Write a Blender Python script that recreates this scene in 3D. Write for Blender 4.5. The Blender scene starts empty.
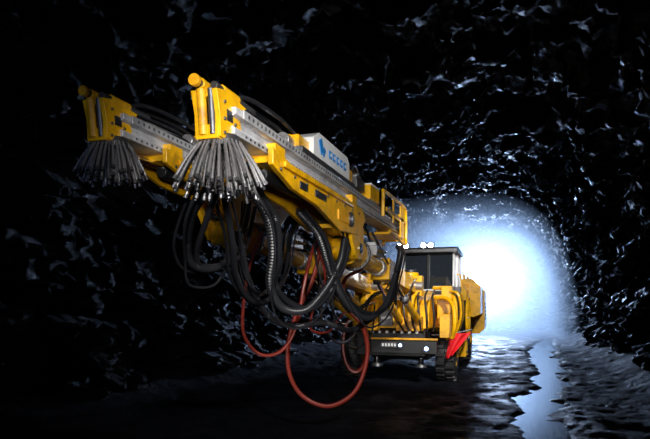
import bpy, bmesh, math, random
from mathutils import Vector, Matrix, Euler, noise
random.seed(7)
R = math.radians
scene = bpy.context.scene
COL = scene.collection

# ------------------------------------------------------------------ materials
def newmat(name):
    m = bpy.data.materials.new(name); m.use_nodes = True
    nt = m.node_tree; b = nt.nodes['Principled BSDF']
    return m, nt, b

def simple(name, col, rough=0.5, metal=0.0, emis=None, es=0.0, dirt=0.0, bump=0.0, bscale=40, coat=0.0):
    m, nt, b = newmat(name)
    b.inputs['Base Color'].default_value = (*col, 1)
    b.inputs['Roughness'].default_value = rough
    b.inputs['Metallic'].default_value = metal
    b.inputs['Coat Weight'].default_value = coat
    if emis:
        b.inputs['Emission Color'].default_value = (*emis, 1)
        b.inputs['Emission Strength'].default_value = es
    tc = nt.nodes.new('ShaderNodeTexCoord')
    if dirt > 0:
        n = nt.nodes.new('ShaderNodeTexNoise'); n.inputs['Scale'].default_value = 5
        n.inputs['Detail'].default_value = 8; n.inputs['Roughness'].default_value = 0.7
        nt.links.new(tc.outputs['Object'], n.inputs['Vector'])
        r = nt.nodes.new('ShaderNodeValToRGB')
        r.color_ramp.elements[0].position = 0.46; r.color_ramp.elements[1].position = 0.70
        r.color_ramp.elements[0].color = (0, 0, 0, 1); r.color_ramp.elements[1].color = (dirt, dirt, dirt, 1)
        nt.links.new(n.outputs['Fac'], r.inputs['Fac'])
        mx = nt.nodes.new('ShaderNodeMix'); mx.data_type = 'RGBA'
        mx.inputs['A'].default_value = (*col, 1)
        mx.inputs['B'].default_value = (col[0]*0.18+0.01, col[1]*0.15+0.01, col[2]*0.15+0.01, 1)
        nt.links.new(r.outputs['Color'], mx.inputs['Factor'])
        nt.links.new(mx.outputs['Result'], b.inputs['Base Color'])
    if bump > 0:
        n2 = nt.nodes.new('ShaderNodeTexNoise'); n2.inputs['Scale'].default_value = bscale
        n2.inputs['Detail'].default_value = 4
        nt.links.new(tc.outputs['Object'], n2.inputs['Vector'])
        bp = nt.nodes.new('ShaderNodeBump'); bp.inputs['Strength'].default_value = bump
        bp.inputs['Distance'].default_value = 0.01
        nt.links.new(n2.outputs['Fac'], bp.inputs['Height'])
        nt.links.new(bp.outputs['Normal'], b.inputs['Normal'])
    return m

YEL = simple('yellow_paint', (0.96, 0.50, 0.006), 0.32, dirt=0.65, bump=0.1, coat=0.3)
YEL2 = simple('yellow_paint_dusty', (0.88, 0.42, 0.01), 0.4, dirt=0.85, bump=0.2)
BLK = simple('black_paint', (0.018, 0.019, 0.022), 0.4, dirt=0.3)
RUB = simple('black_rubber', (0.018, 0.019, 0.023), 0.32)
TIRE = simple('tire_rubber', (0.03, 0.03, 0.032), 0.55, bump=0.4)
STL = simple('brushed_steel', (0.6, 0.6, 0.62), 0.36, metal=0.8, dirt=0.3, bump=0.15)
ALU = simple('aluminium_profile', (0.62, 0.63, 0.66), 0.45, metal=0.3, dirt=0.6, bump=0.3)
DST = simple('dark_steel', (0.14, 0.14, 0.15), 0.4, metal=0.8, dirt=0.4, bump=0.3)
ROD = simple('rod_steel', (0.28, 0.27, 0.28), 0.42, metal=0.6, dirt=.6)
CHR = simple('chrome', (0.8, 0.8, 0.82), 0.12, metal=1.0)
WHT = simple('white_paint', (0.80, 0.82, 0.84), 0.4, dirt=0.2)
RAIL = simple('rail_strip', (0.5, 0.51, 0.53), 0.4, metal=.3, dirt=0.7)
BLU = simple('blue_decal', (0.02, 0.22, 0.62), 0.4)
REDH = simple('red_hose', (0.22, 0.022, 0.012), 0.35)
RED = simple('red_cloth', (0.8, 0.012, 0.02), 0.6)
GLS = simple('cab_glass', (0.02, 0.026, 0.035), 0.06, coat=1.0)
LMP = simple('lamp_lens', (1, 1, 1), 0.3, emis=(0.9, 0.95, 1.0), es=60)
LMPB = simple('lamp_lens_blue', (0.5, 0.6, 1), 0.3, emis=(0.35, 0.5, 1.0), es=6)
FLOOD = simple('flood_lens', (1, 1, 1), 0.3, emis=(0.75, 0.86, 1.0), es=100)

def rockmat(name, base, floor=False):
    m, nt, b = newmat(name)
    L = nt.links
    tc = nt.nodes.new('ShaderNodeTexCoord')
    mp = nt.nodes.new('ShaderNodeMapping'); mp.inputs['Scale'].default_value = (1, 1, 1) if floor else (1.0, 0.45, 2.0)
    mp.inputs['Rotation'].default_value = (0, 0, 0) if floor else (0.35, 0.15, 0)
    L.new(tc.outputs['Object'], mp.inputs['Vector'])
    n1 = nt.nodes.new('ShaderNodeTexNoise'); n1.inputs['Scale'].default_value = 7.0 if not floor else 4
    n1.inputs['Detail'].default_value = 12; n1.inputs['Roughness'].default_value = 0.82
    n1.inputs['Distortion'].default_value = 0.0
    L.new(mp.outputs['Vector'], n1.inputs['Vector'])
    v = nt.nodes.new('ShaderNodeTexVoronoi'); v.inputs['Scale'].default_value = 9 if not floor else 14
    v.feature = 'F1'
    ad = nt.nodes.new('ShaderNodeMix'); ad.data_type = 'VECTOR'; ad.inputs['Factor'].default_value = 0.08
    L.new(mp.outputs['Vector'], ad.inputs['A']); L.new(n1.outputs['Color'], ad.inputs['B'])
    L.new(ad.outputs['Result'], v.inputs['Vector'])
    add = nt.nodes.new('ShaderNodeMath'); add.operation = 'MULTIPLY_ADD'
    L.new(v.outputs['Distance'], add.inputs[0]); add.inputs[1].default_value = 0.45
    L.new(n1.outputs['Fac'], add.inputs[2])
    bp = nt.nodes.new('ShaderNodeBump'); bp.inputs['Strength'].default_value = 1.0 if not floor else 0.6
    bp.inputs['Distance'].default_value = 0.24 if not floor else 0.05
    L.new(add.outputs[0], bp.inputs['Height']); L.new(bp.outputs['Normal'], b.inputs['Normal'])
    cr = nt.nodes.new('ShaderNodeValToRGB')
    cr.color_ramp.elements[0].position = 0.35; cr.color_ramp.elements[1].position = 0.72
    cr.color_ramp.elements[0].color = (base[0]*0.45, base[1]*0.45, base[2]*0.45, 1)
    cr.color_ramp.elements[1].color = (base[0]*1.7, base[1]*1.7, base[2]*1.7, 1)
    L.new(n1.outputs['Fac'], cr.inputs['Fac']); L.new(cr.outputs['Color'], b.inputs['Base Color'])
    n3 = nt.nodes.new('ShaderNodeTexNoise'); n3.inputs['Scale'].default_value = 1.6
    n3.inputs['Detail'].default_value = 6
    L.new(tc.outputs['Object'], n3.inputs['Vector'])
    mr = nt.nodes.new('ShaderNodeMapRange')
    mr.inputs['From Min'].default_value = 0.38; mr.inputs['From Max'].default_value = 0.6
    mr.inputs['To Min'].default_value = 0.25 if not floor else 0.45
    mr.inputs['To Max'].default_value = 0.65 if not floor else 0.8
    L.new(n3.outputs['Fac'], mr.inputs['Value']); L.new(mr.outputs['Result'], b.inputs['Roughness'])
    b.inputs['Specular IOR Level'].default_value = 0.17 if not floor else 0.09
    return m
ROCK = rockmat('wet_dark_rock', (0.005, 0.0056, 0.009))
FLR = rockmat('wet_gravel_floor', (0.007, 0.008, 0.013), True)
WATER = simple('puddle_water', (0.01, 0.013, 0.02), 0.06)

# ------------------------------------------------------------------ mesh helper
def catmull(pts, step):
    pts = [Vector(p) for p in pts]
    P = [pts[0]*2-pts[1]] + pts + [pts[-1]*2-pts[-2]]
    out = []
    for i in range(1, len(P)-2):
        L = (P[i+1]-P[i]).length
        n = max(1, int(round(L/step)))
        for k in range(n):
            t = k/n
            a, b, c, d = P[i-1], P[i], P[i+1], P[i+2]
            out.append(0.5*((2*b)+(c-a)*t+(2*a-5*b+4*c-d)*t*t+(3*b-a-3*c+d)*t**3))
    out.append(pts[-1])
    return out

class M:
    def __init__(s, name, parent=None, bevel=0.0, smooth=35):
        s.name, s.parent, s.bevel, s.smooth = name, parent, bevel, smooth
        s.bm = bmesh.new(); s.mats = []
    def mi(s, mat):
        if mat not in s.mats: s.mats.append(mat)
        return s.mats.index(mat)
    def box(s, c, size, mat, rot=(0, 0, 0)):
        r = bmesh.ops.create_cube(s.bm, size=1.0)
        mt = Matrix.Translation(c) @ Euler(rot).to_matrix().to_4x4() @ Matrix.Diagonal((*size, 1))
        bmesh.ops.transform(s.bm, matrix=mt, verts=r['verts'])
        i = s.mi(mat)
        for f in {f for v in r['verts'] for f in v.link_faces}: f.material_index = i
        return s
    def cyl(s, p1, p2, r1, mat, seg=16, r2=None):
        p1, p2 = Vector(p1), Vector(p2)
        if r2 is None: r2 = r1
        d = (p2-p1).normalized()
        u = d.orthogonal().normalized(); w = d.cross(u); i = s.mi(mat)
        A = [s.bm.verts.new(p1+r1*(u*math.cos(2*math.pi*k/seg)+w*math.sin(2*math.pi*k/seg))) for k in range(seg)]
        B = [s.bm.verts.new(p2+r2*(u*math.cos(2*math.pi*k/seg)+w*math.sin(2*math.pi*k/seg))) for k in range(seg)]
        fs = [s.bm.faces.new((A[k], A[(k+1) % seg], B[(k+1) % seg], B[k])) for k in range(seg)]
        fs.append(s.bm.faces.new(A[::-1])); fs.append(s.bm.faces.new(B))
        for f in fs: f.material_index = i
        return s
    def ext(s, axis, pts, lo, hi, mat):
        def mk(p, t):
            if axis == 'x': return (t, p[0], p[1])
            if axis == 'y': return (p[0], t, p[1])
            return (p[0], p[1], t)
        A = [s.bm.verts.new(mk(p, lo)) for p in pts]; B = [s.bm.verts.new(mk(p, hi)) for p in pts]
        n = len(pts); i = s.mi(mat)
        fs = [s.bm.faces.new((A[k], A[(k+1) % n], B[(k+1) % n], B[k])) for k in range(n)]
        fs.append(s.bm.faces.new(A[::-1])); fs.append(s.bm.faces.new(B))
        for f in fs: f.material_index = i
        return s
    def sweep(s, pts, r, mat, seg=8, step=0.06, rib=0.0, closed=False):
        C = catmull(pts, step); i = s.mi(mat)
        prev = None; rings = []
        for k, p in enumerate(C):
            t = (C[min(k+1, len(C)-1)]-C[max(k-1, 0)]).normalized()
            if prev is None: u = t.orthogonal().normalized()
            else:
                u = prev - t*prev.dot(t)
                u = u.normalized() if u.length > 1e-6 else t.orthogonal().normalized()
            prev = u; w = t.cross(u)
            rr = r*(1-rib*(k % 2))
            rings.append([s.bm.verts.new(p+rr*(u*math.cos(2*math.pi*j/seg)+w*math.sin(2*math.pi*j/seg))) for j in range(seg)])
        for a, b in zip(rings[:-1], rings[1:]):
            for j in range(seg):
                f = s.bm.faces.new((a[j], a[(j+1) % seg], b[(j+1) % seg], b[j])); f.material_index = i
        s.bm.faces.new(rings[0][::-1]).material_index = i
        s.bm.faces.new(rings[-1]).material_index = i
        return s
    def torus(s, c, axis, r, tr, mat, seg=32):
        c = Vector(c); ax = Vector(axis).normalized(); u = ax.orthogonal().normalized(); w = ax.cross(u); i = s.mi(mat)
        rings = []
        for k in range(seg):
            a = 2*math.pi*k/seg; o = u*math.cos(a)+w*math.sin(a)
            rings.append([s.bm.verts.new(c+o*(r+tr*math.cos(2*math.pi*j/8))+ax*tr*math.sin(2*math.pi*j/8)) for j in range(8)])
        for k in range(seg):
            a, b = rings[k], rings[(k+1) % seg]
            for j in range(8):
                f = s.bm.faces.new((a[j], a[(j+1) % 8], b[(j+1) % 8], b[j])); f.material_index = i
        return s
    def done(s):
        bmesh.ops.recalc_face_normals(s.bm, faces=s.bm.faces)
        me = bpy.data.meshes.new(s.name); s.bm.to_mesh(me); s.bm.free()
        for m in s.mats: me.materials.append(m)
        for p in me.polygons: p.use_smooth = True
        me.set_sharp_from_angle(angle=R(s.smooth))
        o = bpy.data.objects.new(s.name, me); COL.objects.link(o)
        if s.parent: o.parent = s.parent
        if s.bevel > 0:
            b = o.modifiers.new('bevel', 'BEVEL'); b.width = s.bevel; b.segments = 2; b.limit_method = 'ANGLE'; b.angle_limit = R(50)
        return o

def empty(name, loc=(0, 0, 0)):
    e = bpy.data.objects.new(name, None); e.location = (0, 0, 0); COL.objects.link(e); return e

# camera-aligned frame, points from image pixels (rotated 18.26 deg from the tunnel heading) -> tunnel coordinates, metres
CO, SI = 0.9496, 0.3134
def G(X, Y, z): return (CO*X-SI*Y, SI*X+CO*Y, z)

# ------------------------------------------------------------------ tunnel
TX, HW, TH = -1.9, 4.5, 6.0
Y0, Y1 = -4.0, 37.0
def prof(t, hw=HW, th=TH):
    a = math.pi*(1-t)
    c, s_ = math.cos(a), math.sin(a)
    x = hw*math.copysign(abs(c)**0.62, c); z = th*abs(s_)**0.78
    return x, z
LAY = Vector((0.35, 0.22, 1.0)).normalized()
def rockdisp(p):
    q = Vector((p.x*0.9, p.y*0.8, p.z*1.0))
    d = 0.50*noise.noise(q*0.33)+0.24*noise.noise(q*0.9+Vector((9, 3, 1)))
    v = noise.voronoi(q*0.95+Vector((2, 5, 7)))[0]
    d += 0.28*(v[1]-v[0])-0.1
    l = q.dot(LAY)*3.2+1.4*noise.noise(q*0.8)
    d += 0.18*(noise.cell(Vector((math.floor(l)*1.37, math.floor(q.y*0.7+l*.3)*1.0, 3.3+math.floor(q.x*.8))))-0.5)
    w = q*2.6+Vector((.5, .2, .7))*noise.noise(q*2)
    d += 0.18*(noise.cell(Vector((w.x, w.y*.7, w.z*1.9)))-0.5)
    w = q*5.2+Vector((.5, .2, .7))*noise.noise(q*3)
    d += 0.07*(noise.cell(Vector((w.x, w.y*.6, w.z*1.6)))-0.5)
    d += 0.06*noise.noise(q*5)+0.06*noise.noise(q*11)
    return d
NP, NL = 270, 520
grid = []
raw = [prof(i/2000) for i in range(2001)]
cum = [0]
for a, b in zip(raw[:-1], raw[1:]): cum.append(cum[-1]+math.hypot(b[0]-a[0], b[1]-a[1]))
samples = []; j = 0
for k in range(NP+1):
    tgt = cum[-1]*k/NP
    while j < 1999 and cum[j+1] < tgt: j += 1
    samples.append(raw[j] if k < NP else raw[-1])
for i in range(NL+1):
    y = Y0+(Y1-Y0)*i/NL
    row = []
    for (x, z) in samples:
        p = Vector((x, y, z))
        n = Vector((-x/HW, 0, -(z)/TH*0.9)).normalized()
        d = rockdisp(p)
        q = p+n*d
        row.append((q.x+TX, q.y, q.z-0.25))
    grid.append(row)
def shell(name, k0, k1):
    me = bpy.data.meshes.new(name)
    vs = [grid[i][k] for i in range(NL+1) for k in range(k0, k1+1)]
    w = k1-k0+1
    fs = [(i*w+k, i*w+k+1, (i+1)*w+k+1, (i+1)*w+k) for i in range(NL) for k in range(w-1)]
    me.from_pydata(vs, [], fs); me.materials.append(ROCK)
    o = bpy.data.objects.new(name, me); COL.objects.link(o); return o
shell('wall_left', 0, 78); shell('ceiling', 78, NP-78); shell('wall_right', NP-78, NP)
def face_wall():
    me = bpy.data.meshes.new('wall_back'); n = 60
    vs = []; 
    for i in range(n+1):
        for k in range(n+1):
            x = TX-6+12*i/n; z = -0.4+7.4*k/n
            vs.append((x, Y1-0.6+rockdisp(Vector((x, 3, z))), z))
    fs = [(i*(n+1)+k, (i+1)*(n+1)+k, (i+1)*(n+1)+k+1, i*(n+1)+k+1) for i in range(n) for k in range(n)]
    me.from_pydata(vs, [], fs); me.materials.append(ROCK)
    COL.objects.link(bpy.data.objects.new('wall_back', me))
face_wall()
PUD = [(6.0, .5, .25), (7, .5, .35), (9, .42, .42), (10.8, .45, .44), (13, .85, .42), (15, .95, .48), (18, 1.0, .5), (21, 1.0, .62), (24, 1.3, .55), (27, 1.6, .3), (30, 1.6, .05)]
def pud(y):
    if y <= PUD[0][0] or y >= PUD[-1][0]: return None
    for a, b in zip(PUD[:-1], PUD[1:]):
        if a[0] <= y <= b[0]:
            t = (y-a[0])/(b[0]-a[0]); return a[1]+(b[1]-a[1])*t, a[2]+(b[2]-a[2])*t
def floor():
    me = bpy.data.meshes.new('floor'); nx, ny = 150, 560
    vs = []
    for i in range(ny+1):
        y = Y0+(Y1-Y0)*i/ny
        for k in range(nx+1):
            x = TX-5.2+10.4*k/nx
            p = Vector((x, y, 0))
            z = 0.04*noise.noise(p*0.8)+0.035*noise.noise(p*2.7)+0.025*noise.noise(p*7)+.012*noise.noise(p*15)
            ed = max(0, abs(x-TX)-3.6); z += ed*ed*0.25
            pu = pud(y+0.8*noise.noise(p*0.9))
            if pu:
                dd = abs(x-pu[0]+0.28*noise.noise(p*1.3+Vector((4, 4, 4)))+.1*noise.noise(p*4))-pu[1]
                z += 0.02+min(0.0, max(-0.10, dd*0.35)) if dd < 0 else 0.02*max(0, 1-dd)
            vs.append((x, y, z))
    fs = [(i*(nx+1)+k, i*(nx+1)+k+1, (i+1)*(nx+1)+k+1, (i+1)*(nx+1)+k) for i in range(ny) for k in range(nx)]
    me.from_pydata(vs, [], fs); me.materials.append(FLR)
    for p in me.polygons: p.use_smooth = True
    COL.objects.link(bpy.data.objects.new('floor', me))
floor()
m = M('puddle'); 
m.ext('z', [(p[1]-p[2]-.35, p[0]) for p in PUD]+[(p[1]+p[2]+.35, p[0]) for p in PUD[::-1]], -0.05, -0.022, WATER); m.done()

# ------------------------------------------------------------------ drilling jumbo
J = empty('drilling_jumbo')

def feed(tag, x, y, z, L, sk=1.0):
    """feed beam; x centre, y front end, z beam bottom"""
    m = M(f'feed_beam_{tag}', J, 0.006)
    w = 0.13
    m.ext('y', [(x-w, z), (x+w, z), (x+w, z+.05), (x+w-.03, z+.07), (x+w-.03, z+.13), (x+w+.01, z+.15), (x+w+.01, z+.2),
                (x+.05, z+.2), (x+.05, z+.14), (x-.05, z+.14), (x-.05, z+.2), (x-w-.01, z+.2), (x-w-.01, z+.15), (x-w+.03, z+.13), (x-w+.03, z+.07), (x-w, z+.05)],
          y+.2, y+L, ALU)
    for sx in (-1, 1):
        m.box((x+sx*(w+.018), y+L/2+.05, z+.17), (.016, L-.5, .07), RAIL)
    n = int((L-.6)/.075)
    for k in range(n):
        yy = y+.38+k*.075
        m.cyl((x+w+.022, yy, z+.17), (x+w+.034, yy, z+.17), .017, DST, 6)
        m.cyl((x+w-.0, yy, z+.025), (x+w+.012, yy, z+.025), .013, DST, 6)
    m.done()
    m = M(f'feed_front_{tag}', J, 0.010)
    cheek = [(y+.04, z-.06), (y+.28, z-.06), (y+.36, z+.04), (y+.34, z+.16), (y+.44, z+.26), (y+.12, z+.29), (y-.02, z+.26), (y+.03, z+.1)]
    for s0 in (-.10, .065): m.ext('x', cheek, x+s0, x+s0+.04, YEL)
    m.box((x, y+.18, z+.245), (.17, .34, .05), YEL)
    m.box((x, y+.12, z-.02), (.18, .18, .1), YEL)
    m.cyl((x-.03, y+.04, z-.04), (x-.03, y+.0, z+.27), .035, YEL2, 14)
    m.cyl((x+.045, y+.04, z-.04), (x+.045, y+.0, z+.27), .022, DST, 12)
    m.box((x, y+.16, z+.09), (.14, .05, .25), DST)
    m.cyl((x-.03, y-.02, z+.305), (x-.03, y+.55, z+.305), .042, YEL, 18)
    m.cyl((x-.03, y-.07, z+.305), (x-.03, y-.01, z+.305), .030, DST, 16)
    m.cyl((x-.03, y-.10, z+.305), (x-.03, y-.06, z+.305), .042, YEL2, 16)
    m.cyl((x+.06, y+.02, z+.30), (x+.06, y+.65, z+.30), .028, DST, 12)
    m.cyl((x+.06, y+.12, z+.30), (x+.06, y+.36, z+.30), .038, YEL, 12)
    for zz in (-.02, .08, .2):
        for yy in (.09, .25):
            m.cyl((x+.10, y+yy, z+zz), (x+.118, y+yy, z+zz), .013, DST, 6)
    m.box((x+.108, y+.17, z+.12), (.006, .09, .08), BLK)
    m.done()
    m = M(f'drill_string_{tag}', J)
    m.cyl((x, y+.2, z+.26), (x, y+2.3, z+.30), .024, STL, 12)
    m.done()
    m = M(f'feed_hoses_{tag}', J)
    for k, (dx, h) in enumerate([(-.16, .30), (-.12, .38), (-.20, .26), (-.09, .42), (.06, .235), (.0, .45)]):
        m.sweep([(x+dx, y+.3, z+.2), (x+dx, y+.6, z+h-.04), (x+dx, y+1.2, z+h+.02), (x+dx*.9, y+1.7, z+h-.01), (x+dx-.1, y+3.2, z+.3), (x+dx-.1, y+L-.6, z+.26), (x+dx, y+L-.2, z+.2)], .02, RUB, 8, .08)
    for k in range(7):
        m.box((x-.15, y+.6+k*.88, z+.27), (.15, .04, .17), DST)
    m.done()
    m = M(f'feed_cradle_{tag}', J, 0.012)
    ya = y+.74
    side = [(ya, z+.04), (ya+.5, z-.02), (ya+2.9, z-.02), (ya+3.1, z-.14), (ya+2.75, z-.38), (ya+1.9, z-.42), (ya+1.1, z-.26), (ya+.45, z-.22), (ya, z-.10)]
    m.ext('x', side, x-.20, x-.15, YEL)
    m.ext('x', side, x+.15, x+.20, YEL)
    m.box((x, ya+1.45, z-.05), (.31, 2.85, .05), YEL)
    m.box((x, ya+2.3, z-.36), (.31, .8, .05), YEL)
    m.box((x, ya+.2, z+.03), (.36, .22, .14), YEL)
    m.box((x, ya+2.6, z+.03), (.36, .22, .14), YEL)
    m.box((x+.215, ya+1.3, z-.055), (.03, 2.2, .05), YEL)
    m.box((x+.205, ya+2.1, z-.25), (.02, .6, .12), YEL2)
    m.box((x+.205, ya+1.2, z-.15), (.015, .35, .07), BLK)
    m.box((x+.205, ya+.7, z-.15), (.015, .2, .07), BLK)
    for k in range(9):
        m.cyl((x+.20, ya+.15+k*.32, z-.11), (x+.215, ya+.15+k*.32, z-.11), .018, DST, 6)
    m.cyl((x, ya-.45, z-.09), (x, ya+1.0, z-.09), .03, CHR, 14)
    m.cyl((x, ya+.2, z-.13), (x, ya+2.5, z-.13), .06, BLK, 16)
    m.cyl((x-.235, ya+2.3, z-.24), (x+.235, ya+2.3, z-.24), .09, DST, 20)
    m.cyl((x-.25, ya+2.3, z-.24), (x+.25, ya+2.3, z-.24), .045, STL, 14)
    m.done()
    m = M(f'rock_drill_{tag}', J, 0.015)
    yd = y+1.75
    m.box((x, yd+.75, z+.24), (.30, 1.9, .06), DST)
    m.box((x, yd+.0, z+.31), (.2, .35, .16), YEL)
    m.cyl((x, yd-.35, z+.30), (x, yd+.1, z+.30), .07, STL, 18)
    m.cyl((x, yd-.2, z+.30), (x, yd-.1, z+.30), .09, YEL, 18)
    m.ext('x', [(yd+.12, z+.26), (yd+1.45, z+.26), (yd+1.45, z+.46), (yd+1.36, z+.53), (yd+.3, z+.53), (yd+.12, z+.44)], x-.13, x+.15, WHT)
    m.box((x+.156, yd+.35, z+.40), (.01, .10, .15), BLU, (0.5, 0, 0))
    m.box((x+.156, yd+.44, z+.36), (.01, .06, .10), BLU, (-0.6, 0, 0))
    for k in range(5):
        m.box((x+.156, yd+.66+k*.14, z+.385), (.01, .09, .085), BLU)
        m.box((x+.158, yd+.67+k*.14, z+.385), (.012, .035, .04), WHT)
    m.box((x, yd+1.62, z+.36), (.2, .28, .18), YEL)
    m.box((x+.03, yd+2.05, z+.33), (.22, .42, .14), DST)
    m.box((x+.05, yd+2.7, z+.31), (.26, .55, .2), YEL)
    m.box((x+.05, yd+2.7, z+.42), (.28, .5, .03), WHT)
    for k in range(6):
        m.cyl((x-.05+.03*k, yd+1.9, z+.42), (x-.05+.03*k, yd+1.9+.12, z+.47), .018, STL, 8)
    m.done()
    m = M(f'drill_hoses_{tag}', J)
    for k in range(5):
        xx = x-.08+.04*k
        m.sweep([(xx, yd+1.7, z+.42), (xx-.02, yd+2.0, z+.50+.02*k), (xx-.05, yd+2.5, z+.48), (xx-.02, yd+3.2, z+.36), (xx, yd+4.0, z+.28), (xx-.04, yd+4.7, z+.24)], .02, RUB, 8, .06)
    m.done()
    m = M(f'feed_rear_guard_{tag}', J, 0.006)
    yr = y+L
    for sx in (-.2, .22):
        m.sweep([(x+sx, yr-2.1, z+.05), (x+sx, yr-2.08, z+.38), (x+sx, yr-1.95, z+.45), (x+sx, yr-.5, z+.46), (x+sx, yr-.22, z+.42), (x+sx, yr-.15, z+.2), (x+sx, yr-.15, z-.1), (x+sx, yr-.25, z-.2), (x+sx, yr-1.6, z-.12)], .028, YEL, 8, .05)
        m.box((x+sx, yr-1.0, z+.2), (.025, 1.7, .06), YEL)
        m.box((x+sx, yr-1.3, z+.25), (.025, .05, .4), YEL)
        m.box((x+sx, yr-.55, z+.15), (.025, .3, .55), YEL)
    m.box((x, yr-.12, z+.12), (.46, .04, .5), YEL)
    m.box((x, yr-.8, z-.1), (.42, .9, .04), YEL)
    m.cyl((x-.18, yr-.3, z+.1), (x+.2, yr-.3, z+.1), .11, DST, 20)
    m.done()
    m = M(f'rod_sheaf_{tag}', J)
    yc = y+.22; zc = z-.03
    m.cyl((x, yc, zc+.02), (x, yc, zc-.04), .14, DST, 24, .16)
    m.cyl((x, yc, zc-.03), (x, yc, zc-.07), .165, BLK, 24)
    for ring, (n, rt, rb, ln) in enumerate([(28, .155, .33, .30), (22, .12, .25, .34), (14, .08, .16, .35), (7, .04, .07, .36)]):
        for k in range(n):
            a = 2*math.pi*(k+.3*ring)/n+random.uniform(-.07, .07)
            rb2 = rb*sk*random.uniform(.9, 1.08); l2 = ln*sk*random.uniform(.88, 1.1)
            c, s_ = math.cos(a), math.sin(a)
            p0 = (x+rt*c, yc+rt*s_, zc-.03); p1 = (x+(rt*.5+rb2*.5+.006)*c, yc+(rt*.5+rb2*.5+.006)*s_, zc-.03-l2*.48)
            p2 = (x+rb2*c, yc+rb2*s_, zc-.03-l2)
            m.sweep([p0, p1, p2], .0125, ROD, 7, .018, rib=.3)
            d = (Vector(p2)-Vector(p1)).normalized()
            m.cyl(p2, Vector(p2)+d*.03, .016, DST, 8)
    m.done()

feed('a', -2.03, 3.46, 3.01, 6.9)
feed('b', -3.27, 3.80, 3.20, 6.8, sk=.85)

def boom(tag, piv, end, fx, fz):
    piv = Vector(piv); end = Vector(end); d = (end-piv); u = d.normalized()
    side = Vector((1, 0, 0)); up = side.cross(u)*-1
    if up.z < 0: up = -up
    m = M(f'boom_{tag}', J, 0.012)
    def obox(p, q, w, h, mat):
        p, q = Vector(p), Vector(q); dd = (q-p); L = dd.length; rot = dd.to_track_quat('Y', 'Z').to_euler()
        m.box((p+q)/2, (w, L, h), mat, rot)
    obox(piv, piv+d*.58, .27, .30, YEL)
    obox(piv+d*.50, piv+d*.60, .32, .35, YEL)
    m.cyl(piv+d*.4, end, .12, YEL, 20)
    m.cyl(piv+d*.62, piv+d*.66, .14, STL, 20)
    m.cyl(end+u*-.25, end+u*.15, .20, YEL, 28)
    m.cyl(end+u*-.30, end+u*-.25, .23, DST, 28)
    m.cyl(end+u*.15, end+u*.24, .16, STL, 24)
    for k in range(12):
        a = k*math.pi/6; o = side*math.cos(a)*.2+up*math.sin(a)*.2
        m.cyl(end+o-u*.33, end+o-u*.2, .018, CHR, 6)
    e = end+u*.2
    m.cyl(e+Vector((-.2, 0, 0)), e+Vector((.2, 0, 0)), .15, YEL, 24)
    m.cyl(e+Vector((-.23, 0, 0)), e+Vector((.23, 0, 0)), .07, CHR, 18)
    t = Vector((fx, e.y-.15, fz-.26))
    for sx in (-.17, .17):
        m.ext('x', [(e.y-.17, e.z-.1), (e.y+.17, e.z-.14), (t.y+.40, t.z+.02), (t.y+.2, t.z+.14), (t.y-.35, t.z+.14), (t.y-.30, t.z-.03)], (e.x+t.x)/2+sx-.025, (e.x+t.x)/2+sx+.025, YEL)
    m.cyl(e+Vector((.1, .55, -.12)), t+Vector((.1, -.8, .05)), .03, CHR, 14)
    m.cyl(e+Vector((.1, 1.0, -.12)), e+Vector((.1, .1, -.02)), .065, YEL, 16)
    m.cyl(e+Vector((-.16, .9, .1)), e+Vector((-.16, -.3, .2)), .055, BLK, 16)
    b0 = piv+d*.72+up*.2
    m.box(b0, (.26, .5, .16), STL); m.box(b0+Vector((0, 0, .1)), (.2, .42, .06), WHT)
    for k in range(5):
        m.cyl(b0+Vector((.13, -.18+.09*k, 0)), b0+Vector((.19, -.18+.09*k, 0)), .022, CHR, 8)
    for sx in (-.2, .2):
        a = piv+Vector((sx, -.05, -.75)); b = piv+d*.52+Vector((sx*.7, 0, -.16))
        m.cyl(a, a+(b-a)*.6, .075, YEL, 18); m.cyl(a, b, .038, CHR, 14)
        m.cyl(a+(b-a)*.58, a+(b-a)*.63, .085, DST, 18)
        m.cyl(b-Vector((.06, 0, 0)), b+Vector((.06, 0, 0)), .06, DST, 14)
    m.cyl(piv+Vector((0, .1, -.95)), piv+Vector((0, .1, .28)), .17, YEL, 26)
    m.cyl(piv+Vector((0, .1, .28)), piv+Vector((0, .1, .34)), .12, DST, 22)
    m.box(piv+Vector((0, .15, -.0)), (.5, .3, .42), YEL)
    m.box(piv+Vector((0, .1, -.8)), (.55, .36, .3), YEL2)
    m.cyl(piv+Vector((-.28, 0, 0)), piv+Vector((.28, 0, 0)), .09, STL, 18)
    m.done()
boom('a', (-2.0, 11.75, 2.1), (-2.04, 7.2, 2.45), -2.03, 2.97)
boom('b', (-2.95, 11.75, 2.1), (-3.23, 6.3, 2.60), -3.27, 3.16)

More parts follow.
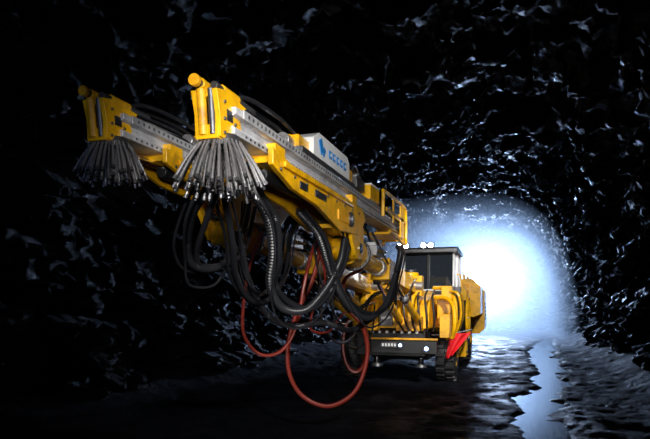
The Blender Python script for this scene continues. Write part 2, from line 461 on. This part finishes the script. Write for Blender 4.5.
# hoses (camera-frame metres, from image pixels at estimated depths): points, radius, number of strands
hose_sets = [
 ([(-.88,4.2,2.64),(-1.065,4.5,2.485),(-1.18,4.8,2.27),(-1.17,5.0,2.10),(-1.04,5.3,2.10),(-.93,5.6,2.25),(-.86,6,2.6),(-.85,6.3,2.9)], .036, 2),
 ([(-.84,4.6,2.72),(-.83,5,2.34),(-.86,5.4,2.04),(-.78,5.8,1.8),(-.63,6.2,1.8),(-.47,6.6,2.09),(-.44,7,2.55),(-.4,7.4,2.8)], .034, 1),
 ([(-.72,4.9,2.85),(-.55,5.2,2.59),(-.51,5.4,2.28),(-.55,5.6,1.95),(-.45,5.9,1.72),(-.22,6.2,1.69),(0,6.5,1.92),(.18,6.8,2.26),(.25,7,2.6)], .046, 2),
 ([(-.30,6,2.76),(-.08,6.3,2.53),(.06,6.6,2.15),(.25,7,1.8),(.54,7.5,1.56),(.88,8.2,1.73),(1.13,9,2.2),(1.27,9.5,2.6),(1.3,10,2.75)], .044, 2),
 ([(-.86,5.6,2.5),(-.80,5.9,2.0),(-.62,6.2,1.62),(-.36,6.5,1.50),(0,6.8,1.52),(.35,7.4,1.40),(.7,8.6,1.5),(1.05,10,1.65),(1.3,11.4,1.8)], .036, 1),
 ([(-.05,7,2.7),(.0,7.2,2.35),(.15,7.5,1.95),(.35,8,1.65),(.6,8.8,1.7),(.9,10,1.9),(1.3,11.3,2.0)], .034, 1),
]
m = M('ribbed_hoses', J, smooth=60)
for pts, r, cnt in hose_sets:
    for k in range(cnt):
        o = (.06, .12, .05) if k else (0, 0, 0)
        P = [G(p[0]+o[0]*(1+.4*math.sin(i*1.7)), p[1]+o[1], p[2]+o[2]*math.cos(i*1.3+k)) for i, p in enumerate(pts)]
        m.sweep(P, r*(1 if k == 0 else .8), RUB, 10, .016, rib=.25)
m.done()
m = M('thin_hoses', J)
for q in range(8):
    s0 = hose_sets[q % 6][0]
    dx, dz = random.uniform(-.12, .12), random.uniform(-.22, .16)
    P = [G(p[0]+dx+random.uniform(-.02, .02), p[1]+random.uniform(-.1, .1), p[2]+dz*math.sin(math.pi*i/(len(s0)-1))) for i, p in enumerate(s0)]
    m.sweep(P, random.choice([.010, .013, .016]), RUB, 7, .05)
for q in range(11):
    bx = random.choice([-2.05, -3.05]); o = random.uniform(-.18, .18)
    m.sweep([(bx+o, 7.4+random.random(), 2.85+random.uniform(-.1, .1)), (bx+o, 8.8, 2.55+random.uniform(-.2, .15)), (bx+o*1.5, 10.2, 2.05+random.uniform(-.35, .3)), (bx+o*1.5, 11.3, 2.2+random.uniform(-.1, .2)), (bx+o, 12.3, 2.25), (bx+o, 12.8, 1.9)], .018, RUB, 7, .06)
m.sweep([G(*p) for p in [(.9, 11.2, 1.8), (.55, 10.2, 1.2), (.2, 9.2, 1.1), (-.05, 8.6, 1.5), (-.1, 8.2, 2.2)]], .02, RUB, 7, .05)
m.sweep([G(*p) for p in [(1.0, 11.2, 1.7), (.85, 10.4, 1.15), (.5, 9.8, .95), (.2, 9.4, 1.3), (.1, 9.2, 2.1)]], .018, RUB, 7, .05)
m.done()
m = M('red_hoses', J)
m.sweep([G(*p) for p in [(-.04,7.5,2.6),(-.17,7.5,2.07),(-.39,7.5,1.6),(-.5,7.5,1.13),(-.46,7.5,.76),(-.27,7.5,.49),(.07,7.5,.38),(.42,7.6,.58),(.59,7.8,1.04),(.53,8,1.44),(.29,8.1,1.73),(.3,8.4,2.1),(.6,9,2.3)]], .03, REDH, 10, .04)
m.sweep([G(*p) for p in [(-.79,7,2.64),(-.94,7,2.24),(-1.02,7,1.74),(-1.01,7,1.36),(-.81,7,1.12),(-.54,7,1.17),(-.35,7,1.49),(-.275,7,1.92),(-.19,7.1,2.32),(-.1,7.2,2.6)]], .022, REDH, 10, .04)
m.sweep([G(*p) for p in [(-.1,7.4,2.5),(.0,7.6,2.1),(-.15,7.7,1.7),(-.2,7.8,1.4),(.05,8,1.35),(.3,8.6,1.6),(.7,9.8,1.7),(1.0,11,1.75)]], .016, REDH, 10, .04)
cc = [(math.sin(a)*.26+.64, 11.7+.01*k, .86+.58*math.cos(a)) for k, a in enumerate([k*2*math.pi/14 for k in range(29)])]
m.sweep([G(*p) for p in cc], .034, REDH, 8, .05)  # red loop standing in for the lit edge of the front-left tire
m.done()

# ---- carrier
C = -2.46
m = M('chassis', J, 0.02)
m.box((C, 14.2, .85), (1.5, 4.4, .5), BLK)
m.ext('x', [(11.75, .62), (12.2, .5), (13.7, .5), (13.7, 1.25), (12.0, 1.25), (11.75, 1.1)], C-.4, C+.78, BLK)
m.box((C+.36, 11.66, .82), (1.36, .1, .26), BLK)
m.box((C+.36, 11.6, .99), (1.4, .06, .04), YEL2)
m.box((C+.08, 11.59, .86), (.42, .02, .12), DST)
for k in range(6): m.box((C-.08+.065*k, 11.578, .86), (.04, .01, .06), WHT)
m.ext('x', [(11.85, 1.2), (12.9, 1.2), (12.9, 1.9), (12.6, 2.0), (12.0, 1.8), (11.85, 1.5)], C-.75, C+.85, YEL)
for xx in (C-.55, C-.05, C+.5):
    m.box((xx, 11.8, 1.42), (.28, .12, .34), DST); m.box((xx, 11.73, 1.42), (.2, .04, .06), STL)
for k in range(8):
    m.cyl((C-.5+.16*k, 11.8, 1.12), (C-.5+.16*k, 11.7, 1.12), .035, STL, 10)
m.box((C, 16.4, .9), (1.3, 4.0, .5), BLK)
m.cyl((C-1.0, 12.95, .62), (C+1.0, 12.95, .62), .12, DST, 18)
m.cyl((C-1.0, 17.2, .62), (C+1.0, 17.2, .62), .12, DST, 18)
m.done()
m = M('stabilizer_jacks', J, 0.01)
for sx, yy in ((-.3, 12.0), (.66, 12.0), (-1.0, 18.9), (1.0, 18.9)):
    m.box((C+sx, yy, .95), (.2, .22, .6), BLK)
    m.cyl((C+sx, yy, .42), (C+sx, yy, .8), .055, CHR, 16)
    m.cyl((C+sx, yy, .36), (C+sx, yy, .43), .13, DST, 24, .11)
    m.cyl((C+sx, yy, .7), (C+sx, yy, 1.45), .085, BLK, 18)
m.done()

def wheel(tag, x, y, r=.62, w=.42, ring=YEL):
    m = M(f'wheel_{tag}', J, 0.0)
    sgn = 1 if x > C else -1
    pr = [(.0, .34), (.0, .50), (.04, .58), (.10, r), (w-.10, r), (w-.04, .58), (w, .50), (w, .34)]
    seg = 40; rings = []
    i = m.mi(TIRE)
    for k in range(seg):
        a = 2*math.pi*k/seg
        rings.append([m.bm.verts.new((x-w/2+p[0], y+p[1]*math.cos(a), r+p[1]*math.sin(a))) for p in pr])
    for k in range(seg):
        A, B = rings[k], rings[(k+1) % seg]
        for j in range(len(pr)):
            m.bm.faces.new((A[j], A[(j+1) % 8], B[(j+1) % 8], B[j])).material_index = i
    for k in range(22):
        a = 2*math.pi*k/22
        for h, off in ((-.1, 0), (.1, .14)):
            m.box((x+h, y+(r+.01)*math.cos(a+off), r+(r+.01)*math.sin(a+off)), (.19, .07, .05), TIRE, (a+off-math.pi/2, 0, .3 if h > 0 else -.3))
    fx = x+sgn*w*.28
    m.cyl((x-w*.3, y, r), (x+w*.3, y, r), .345, YEL2, 32)
    m.cyl((fx, y, r), (fx+sgn*.05, y, r), .3, BLK, 32)
    m.cyl((fx, y, r), (fx+sgn*.13, y, r), .13, YEL2, 24)
    m.torus((x-w*.42, y, r), (1, 0, 0), .36, .025, ring); m.torus((x+w*.42, y, r), (1, 0, 0), .36, .025, ring)
    for k in range(8):
        a = k*math.pi/4
        m.cyl((fx, y+.22*math.cos(a), r+.22*math.sin(a)), (fx+sgn*.08, y+.22*math.cos(a), r+.22*math.sin(a)), .022, STL, 6)
    m.done()
wheel('front_right', C+1.12, 12.9); wheel('front_left', C-1.05, 12.95, ring=REDH)
wheel('rear_right', C+1.15, 17.2); wheel('rear_left', C-1.15, 17.2)

m = M('fenders', J, 0.01)
for sx in (1, -1):
    cx = C+sx*1.05
    for a0 in range(2, 8):
        a = R(10+a0*20); b = R(10+(a0+1)*20)
        m.ext('x', [(12.95-.74*math.cos(a), .62+.74*math.sin(a)), (12.95-.74*math.cos(b), .62+.74*math.sin(b)), (12.95-.77*math.cos(b), .62+.77*math.sin(b)), (12.95-.77*math.cos(a), .62+.77*math.sin(a))], cx-.26, cx+.26, YEL2 if sx > 0 else BLK)
m.done()

m = M('cab', J, 0.015)
x0, x1, ya, yb = -2.5, -1.22, 13.5, 15.1
m.ext('x', [(ya-.12, 1.25), (yb, 1.25), (yb, 2.02), (ya-.06, 2.02)], x0, x1, BLK)
m.box(((x0+x1)/2, ya-.1, 1.62), (x1-x0-.1, .08, .62), YEL2)
m.box((x1+.01, (ya+yb)/2, 1.6), (.04, yb-ya-.2, .6), YEL)
m.ext('x', [(ya, 2.02), (yb-.04, 2.02), (yb-.08, 2.92), (ya+.12, 2.92)], x0+.04, x1-.04, GLS)
for xx in (x0+.04, x1-.04, (x0+x1)/2):
    m.ext('x', [(ya-.03, 2.0), (ya+.05, 2.0), (ya+.16, 2.95), (ya+.08, 2.95)], xx-.03, xx+.03, STL if xx != (x0+x1)/2 else BLK)
for xx in (x0+.03, x1-.03):
    m.box((xx, yb-.06, 2.48), (.07, .08, .95), STL)
    m.box((xx, (ya+yb)/2+.1, 2.48), (.06, .06, .95), STL)
    m.box((xx, (ya+yb)/2, 2.03), (.07, yb-ya, .06), STL)
m.box(((x0+x1)/2, ya-.02, 2.03), (x1-x0, .07, .06), WHT)
m.ext('x', [(ya-.12, 2.93), (yb+.05, 2.93), (yb+.05, 3.0), (ya+.1, 3.07), (ya-.12, 3.02)], x0-.06, x1+.06, DST)
m.box((x0+.35, ya+.06, 2.4), (.02, .02, .6), BLK, (-.12, .5, 0))
m.box((x1-.35, ya+.06, 2.4), (.02, .02, .6), BLK, (-.12, -.5, 0))
m.done()
m = M('roof_lamps', J, 0.004)
for xx in (x0-.02, x0+.15, x1-.55, x1-.72):
    m.box((xx, ya-.14, 3.09), (.15, .12, .13), BLK)
    m.cyl((xx, ya-.2, 3.09), (xx, ya-.215, 3.09), .055, LMP, 16)
m.done()
m = M('front_hood', J, 0.02)
m.ext('y', [(C-1.15, 1.2), (x0-.04, 1.2), (x0-.04, 2.25), (C-.95, 2.2), (C-1.15, 2.0)], 13.2, 15.1, YEL2)
m.box((C-.6, 13.15, 1.7), (.8, .06, .7), BLK)
for k in range(6): m.box((C-.6, 13.1, 1.42+k*.11), (.74, .04, .04), DST)
m.done()
m = M('hose_reel', J, 0.004)
rc = Vector((-1.12, 13.95, 1.38))
for sx in (-.16, .16):
    m.torus(rc+Vector((sx, 0, 0)), (1, 0, 0), .5, .03, YEL, 36)
    for k in range(6):
        a = k*math.pi/3
        m.cyl(rc+Vector((sx, 0, 0)), rc+Vector((sx, .5*math.cos(a), .5*math.sin(a))), .022, YEL, 8)
m.cyl(rc-Vector((.15, 0, 0)), rc+Vector((.15, 0, 0)), .2, DST, 24)
for k in range(8):
    m.torus(rc+Vector((-.13+.037*k, 0, 0)), (1, 0, 0), .40, .022, RUB, 36)
    m.torus(rc+Vector((-.13+.037*k, 0, 0)), (1, 0, 0), .33, .022, RUB, 36)
m.done()
m = M('side_equipment', J, 0.01)
m.box((-1.35, 12.6, 1.55), (.3, .5, .55), YEL)
m.box((-1.2, 13.05, 1.9), (.28, .35, .4), DST)
m.box((-1.28, 12.3, 1.95), (.22, .3, .3), YEL)
m.box((-1.28, 12.1, 1.25), (.26, .2, .5), YEL)
for k in range(4):
    m.cyl((-1.18+.0*k, 12.4+.1*k, 1.85), (-1.18, 12.4+.1*k, 2.1), .03, STL, 12)
for k in range(7):
    m.sweep([(-1.2, 12.1+.1*k, 2.0), (-1.02, 12.05+.1*k, 1.9), (-.98, 12.1+.09*k, 1.45), (-1.12, 12.2+.1*k, 1.05), (-1.3, 12.3+.1*k, .95)], .026, RUB if k % 3 else YEL, 8, .05)
for k in range(6):
    m.sweep([(-1.5-.15*k, 11.9, 2.0), (-1.5-.15*k, 11.55, 1.85), (-1.45-.15*k, 11.45, 1.4), (-1.5-.12*k, 11.6, 1.15)], .022, RUB, 8, .05)
for k, rr in enumerate((.42, .52)):
    m.sweep([(-1.15, 11.9+.25*k, 1.0), (-1.08, 11.8+.25*k, 1.0+rr*.7), (-1.12, 11.9+.25*k, 1.0+rr*1.6), (-1.3, 12.1+.25*k, 1.0+rr*2.0), (-1.6, 12.2+.25*k, 1.0+rr*2.05)], .045, YEL, 8, .04)
m.done()

m = M('engine_module', J, 0.03)
m.ext('y', [(C-1.25, .95), (C+1.2, .95), (C+1.36, 1.1), (C+1.36, 2.05), (C+1.15, 2.3), (C-1.0, 2.3), (C-1.25, 2.05)], 15.35, 16.35, YEL)
m.ext('y', [(C-1.3, 1.32), (C+1.5, 1.32), (C+1.68, 1.4), (C+1.68, 2.2), (C+1.45, 2.4), (C-1.1, 2.4), (C-1.3, 2.2)], 16.4, 18.0, YEL)
m.ext('y', [(C-1.2, .75), (C+1.55, .75), (C+1.72, .9), (C+1.72, 2.1), (C+1.4, 2.3), (C-1.0, 2.3), (C-1.2, 2.1)], 18.05, 19.6, YEL)
for k in range(6): m.box((C+1.365, 15.85, 1.3+.1*k), (.02, .7, .04), BLK)
m.box((C+.9, 15.33, 1.6), (.5, .03, .7), BLK)
for k in range(5): m.box((C+1.725, 18.8, 1.2+.12*k), (.02, 1.0, .05), BLK)
m.box((C+1.1, 16.38, 2.0), (.5, .04, .5), YEL2)
m.cyl((C-.7, 17.5, 2.35), (C-.7, 17.5, 2.75), .08, DST, 16)
m.done()
m = M('handrails', J)
for y0 in (15.5, 17.0, 18.5):
    m.sweep([(C+1.2, y0, 2.3), (C+1.2, y0, 2.5), (C+1.2, y0+.06, 2.56), (C+1.2, y0+.9, 2.56), (C+1.2, y0+.96, 2.5), (C+1.2, y0+.96, 2.3)], .02, YEL, 8, .04)
m.sweep([(x1+.05, 13.5, 1.3), (x1+.13, 13.5, 1.4), (x1+.13, 13.5, 2.3), (x1+.03, 13.5, 2.4)], .016, YEL, 8, .04)
m.done()
m = M('boarding_steps', J, .008)
for k in range(3): m.box((C+1.28, 15.15, .45+.3*k), (.25, .42, .03), DST)
for yy in (14.93, 15.37): m.box((C+1.28, yy, .8), (.22, .03, .95), YEL)
m.done()
m = M('headlamps', J)
for (X, Y, z, rr) in [(1.60, 11.75, .86, .05), (2.12, 11.6, .80, .06)]:
    p = Vector(G(X, Y, z)); p.y = 11.60
    m.cyl(p+Vector((0, .0, 0)), p-Vector((0, .06, 0)), rr+.03, BLK, 20)
    m.cyl(p-Vector((0, .06, 0)), p-Vector((0, .07, 0)), rr*.7, LMPB, 20)
m.done()
m = M('warning_flag', J, smooth=60)
i = m.mi(RED); N = 14; V = []
for a in range(N+1):
    row = []
    for b in range(N+1):
        s_ = a/N; t = b/N
        wdt = .46*(1-.75*s_)
        X = 2.66+t*wdt; z = 1.08-.54*s_-.05*t*(1-s_)+.08*t
        Y = 12.0+.05*math.sin(t*9+s_*2)
        row.append(m.bm.verts.new(G(X-.08*s_, Y-.1, z)))
    V.append(row)
for a in range(N):
    for b in range(N):
        m.bm.faces.new((V[a][b], V[a+1][b], V[a+1][b+1], V[a][b+1])).material_index = i
m.cyl(G(2.62, 11.92, 1.06), G(3.14, 11.92, 1.17), .018, DST, 10)
m.cyl(G(2.62, 11.92, 1.06), (C+.9, 11.9, 1.06), .018, DST, 10)
o = m.done(); sd = o.modifiers.new('solid', 'SOLIDIFY'); sd.thickness = .01

# ------------------------------------------------------------------ floodlight stand deep in the tunnel
F = empty('floodlight_stand')
fl = Vector((-1.15, 31.5, 2.9))
m = M('tripod', F, 0)
for k in range(3):
    a = k*2*math.pi/3+.5
    m.cyl((fl.x, fl.y, 1.4), (fl.x+.6*math.cos(a), fl.y+.6*math.sin(a), 0.0), .025, DST, 8)
m.cyl((fl.x, fl.y, 1.3), (fl.x, fl.y, 2.75), .03, DST, 10)
m.done()
m = M('lamp_head', F, .01)
m.box(fl+Vector((0, .12, 0)), (.9, .16, .6), BLK)
m.box(fl+Vector((0, .03, 0)), (.84, .02, .54), FLOOD)
m.done()

# mist in the far part of the tunnel
mm = bpy.data.materials.new('mist'); mm.use_nodes = True; nt = mm.node_tree; nt.nodes.clear()
out = nt.nodes.new('ShaderNodeOutputMaterial'); vs = nt.nodes.new('ShaderNodeVolumeScatter')
vs.inputs['Color'].default_value = (0.70, 0.85, 1, 1); vs.inputs['Density'].default_value = 0.05; vs.inputs['Anisotropy'].default_value = 0.5
nt.links.new(vs.outputs[0], out.inputs['Volume'])
m = M('mist')
m.ext('y', [(TX+prof(k/24, HW-.4, TH-.6)[0], .12+prof(k/24, HW-.4, TH-.6)[1]) for k in range(25)], 19.8, 36.0, mm); m.done()

# ------------------------------------------------------------------ lights
def light(name, kind, loc, energy, col, target=None, **kw):
    l = bpy.data.lights.new(name, kind); l.energy = energy; l.color = col
    for k, v in kw.items(): setattr(l, k, v)
    o = bpy.data.objects.new(name, l); o.location = loc; COL.objects.link(o)
    if target is not None:
        o.rotation_euler = (Vector(target)-Vector(loc)).to_track_quat('-Z', 'Y').to_euler()
    return o
light('tunnel_floodlight', 'POINT', (-1.15, 31.2, 2.9), 8500, (0.42, 0.61, 1.0), shadow_soft_size=.35)
light('added_spot', 'SPOT', (1.6, 1.2, 4.4), 1800, (1.0, .97, .92), (-2.3, 6.2, 2.8), spot_size=R(48), spot_blend=.7, shadow_soft_size=.3)  # added key spot out of view, lights the feeds and booms
light('added_spot.001', 'SPOT', (-.6, .4, 2.9), 650, (1.0, .97, .93), (-2.5, 7.0, 2.7), spot_size=R(44), spot_blend=.9, shadow_soft_size=.25)  # added spot beside the camera, brightens the machine's front faces
light('added_spot.002', 'SPOT', (1.2, 6.0, 4.9), 2600, (1.0, .97, .92), (-1.7, 13.8, 1.6), spot_size=R(42), spot_blend=.6, shadow_soft_size=.25)  # added spot above the view, brightens the carrier and cab
light('added_spot.003', 'SPOT', (-1.2, .8, .8), 550, (1.0, .95, .9), (-2.7, 11.0, 1.3), spot_size=R(26), spot_blend=.8, shadow_soft_size=.2)  # added low spot, brings out the front-left wheel and hanging hoses
light('wall_fill', 'SPOT', (-2.5, -1.5, 2.5), 130, (0.4, .55, 1.0), (-5.5, 9.0, 6.8), spot_size=R(70), spot_blend=1, shadow_soft_size=.5)  # added blue fill for the rock at upper left, no fixture there

w = bpy.data.worlds.new('World'); scene.world = w; w.use_nodes = True
w.node_tree.nodes['Background'].inputs[0].default_value = (.02, .03, .06, 1)
w.node_tree.nodes['Background'].inputs[1].default_value = 0.1

cam = bpy.data.cameras.new('camera'); co = bpy.data.objects.new('camera', cam); COL.objects.link(co)
co.location = (0, 0, 1.8); co.rotation_euler = (R(90), 0, math.atan2(SI, CO))
cam.lens = 31.0; cam.sensor_width = 36; cam.shift_y = 80.5/650; cam.clip_end = 200
scene.camera = co
scene.view_settings.view_transform = 'Standard'
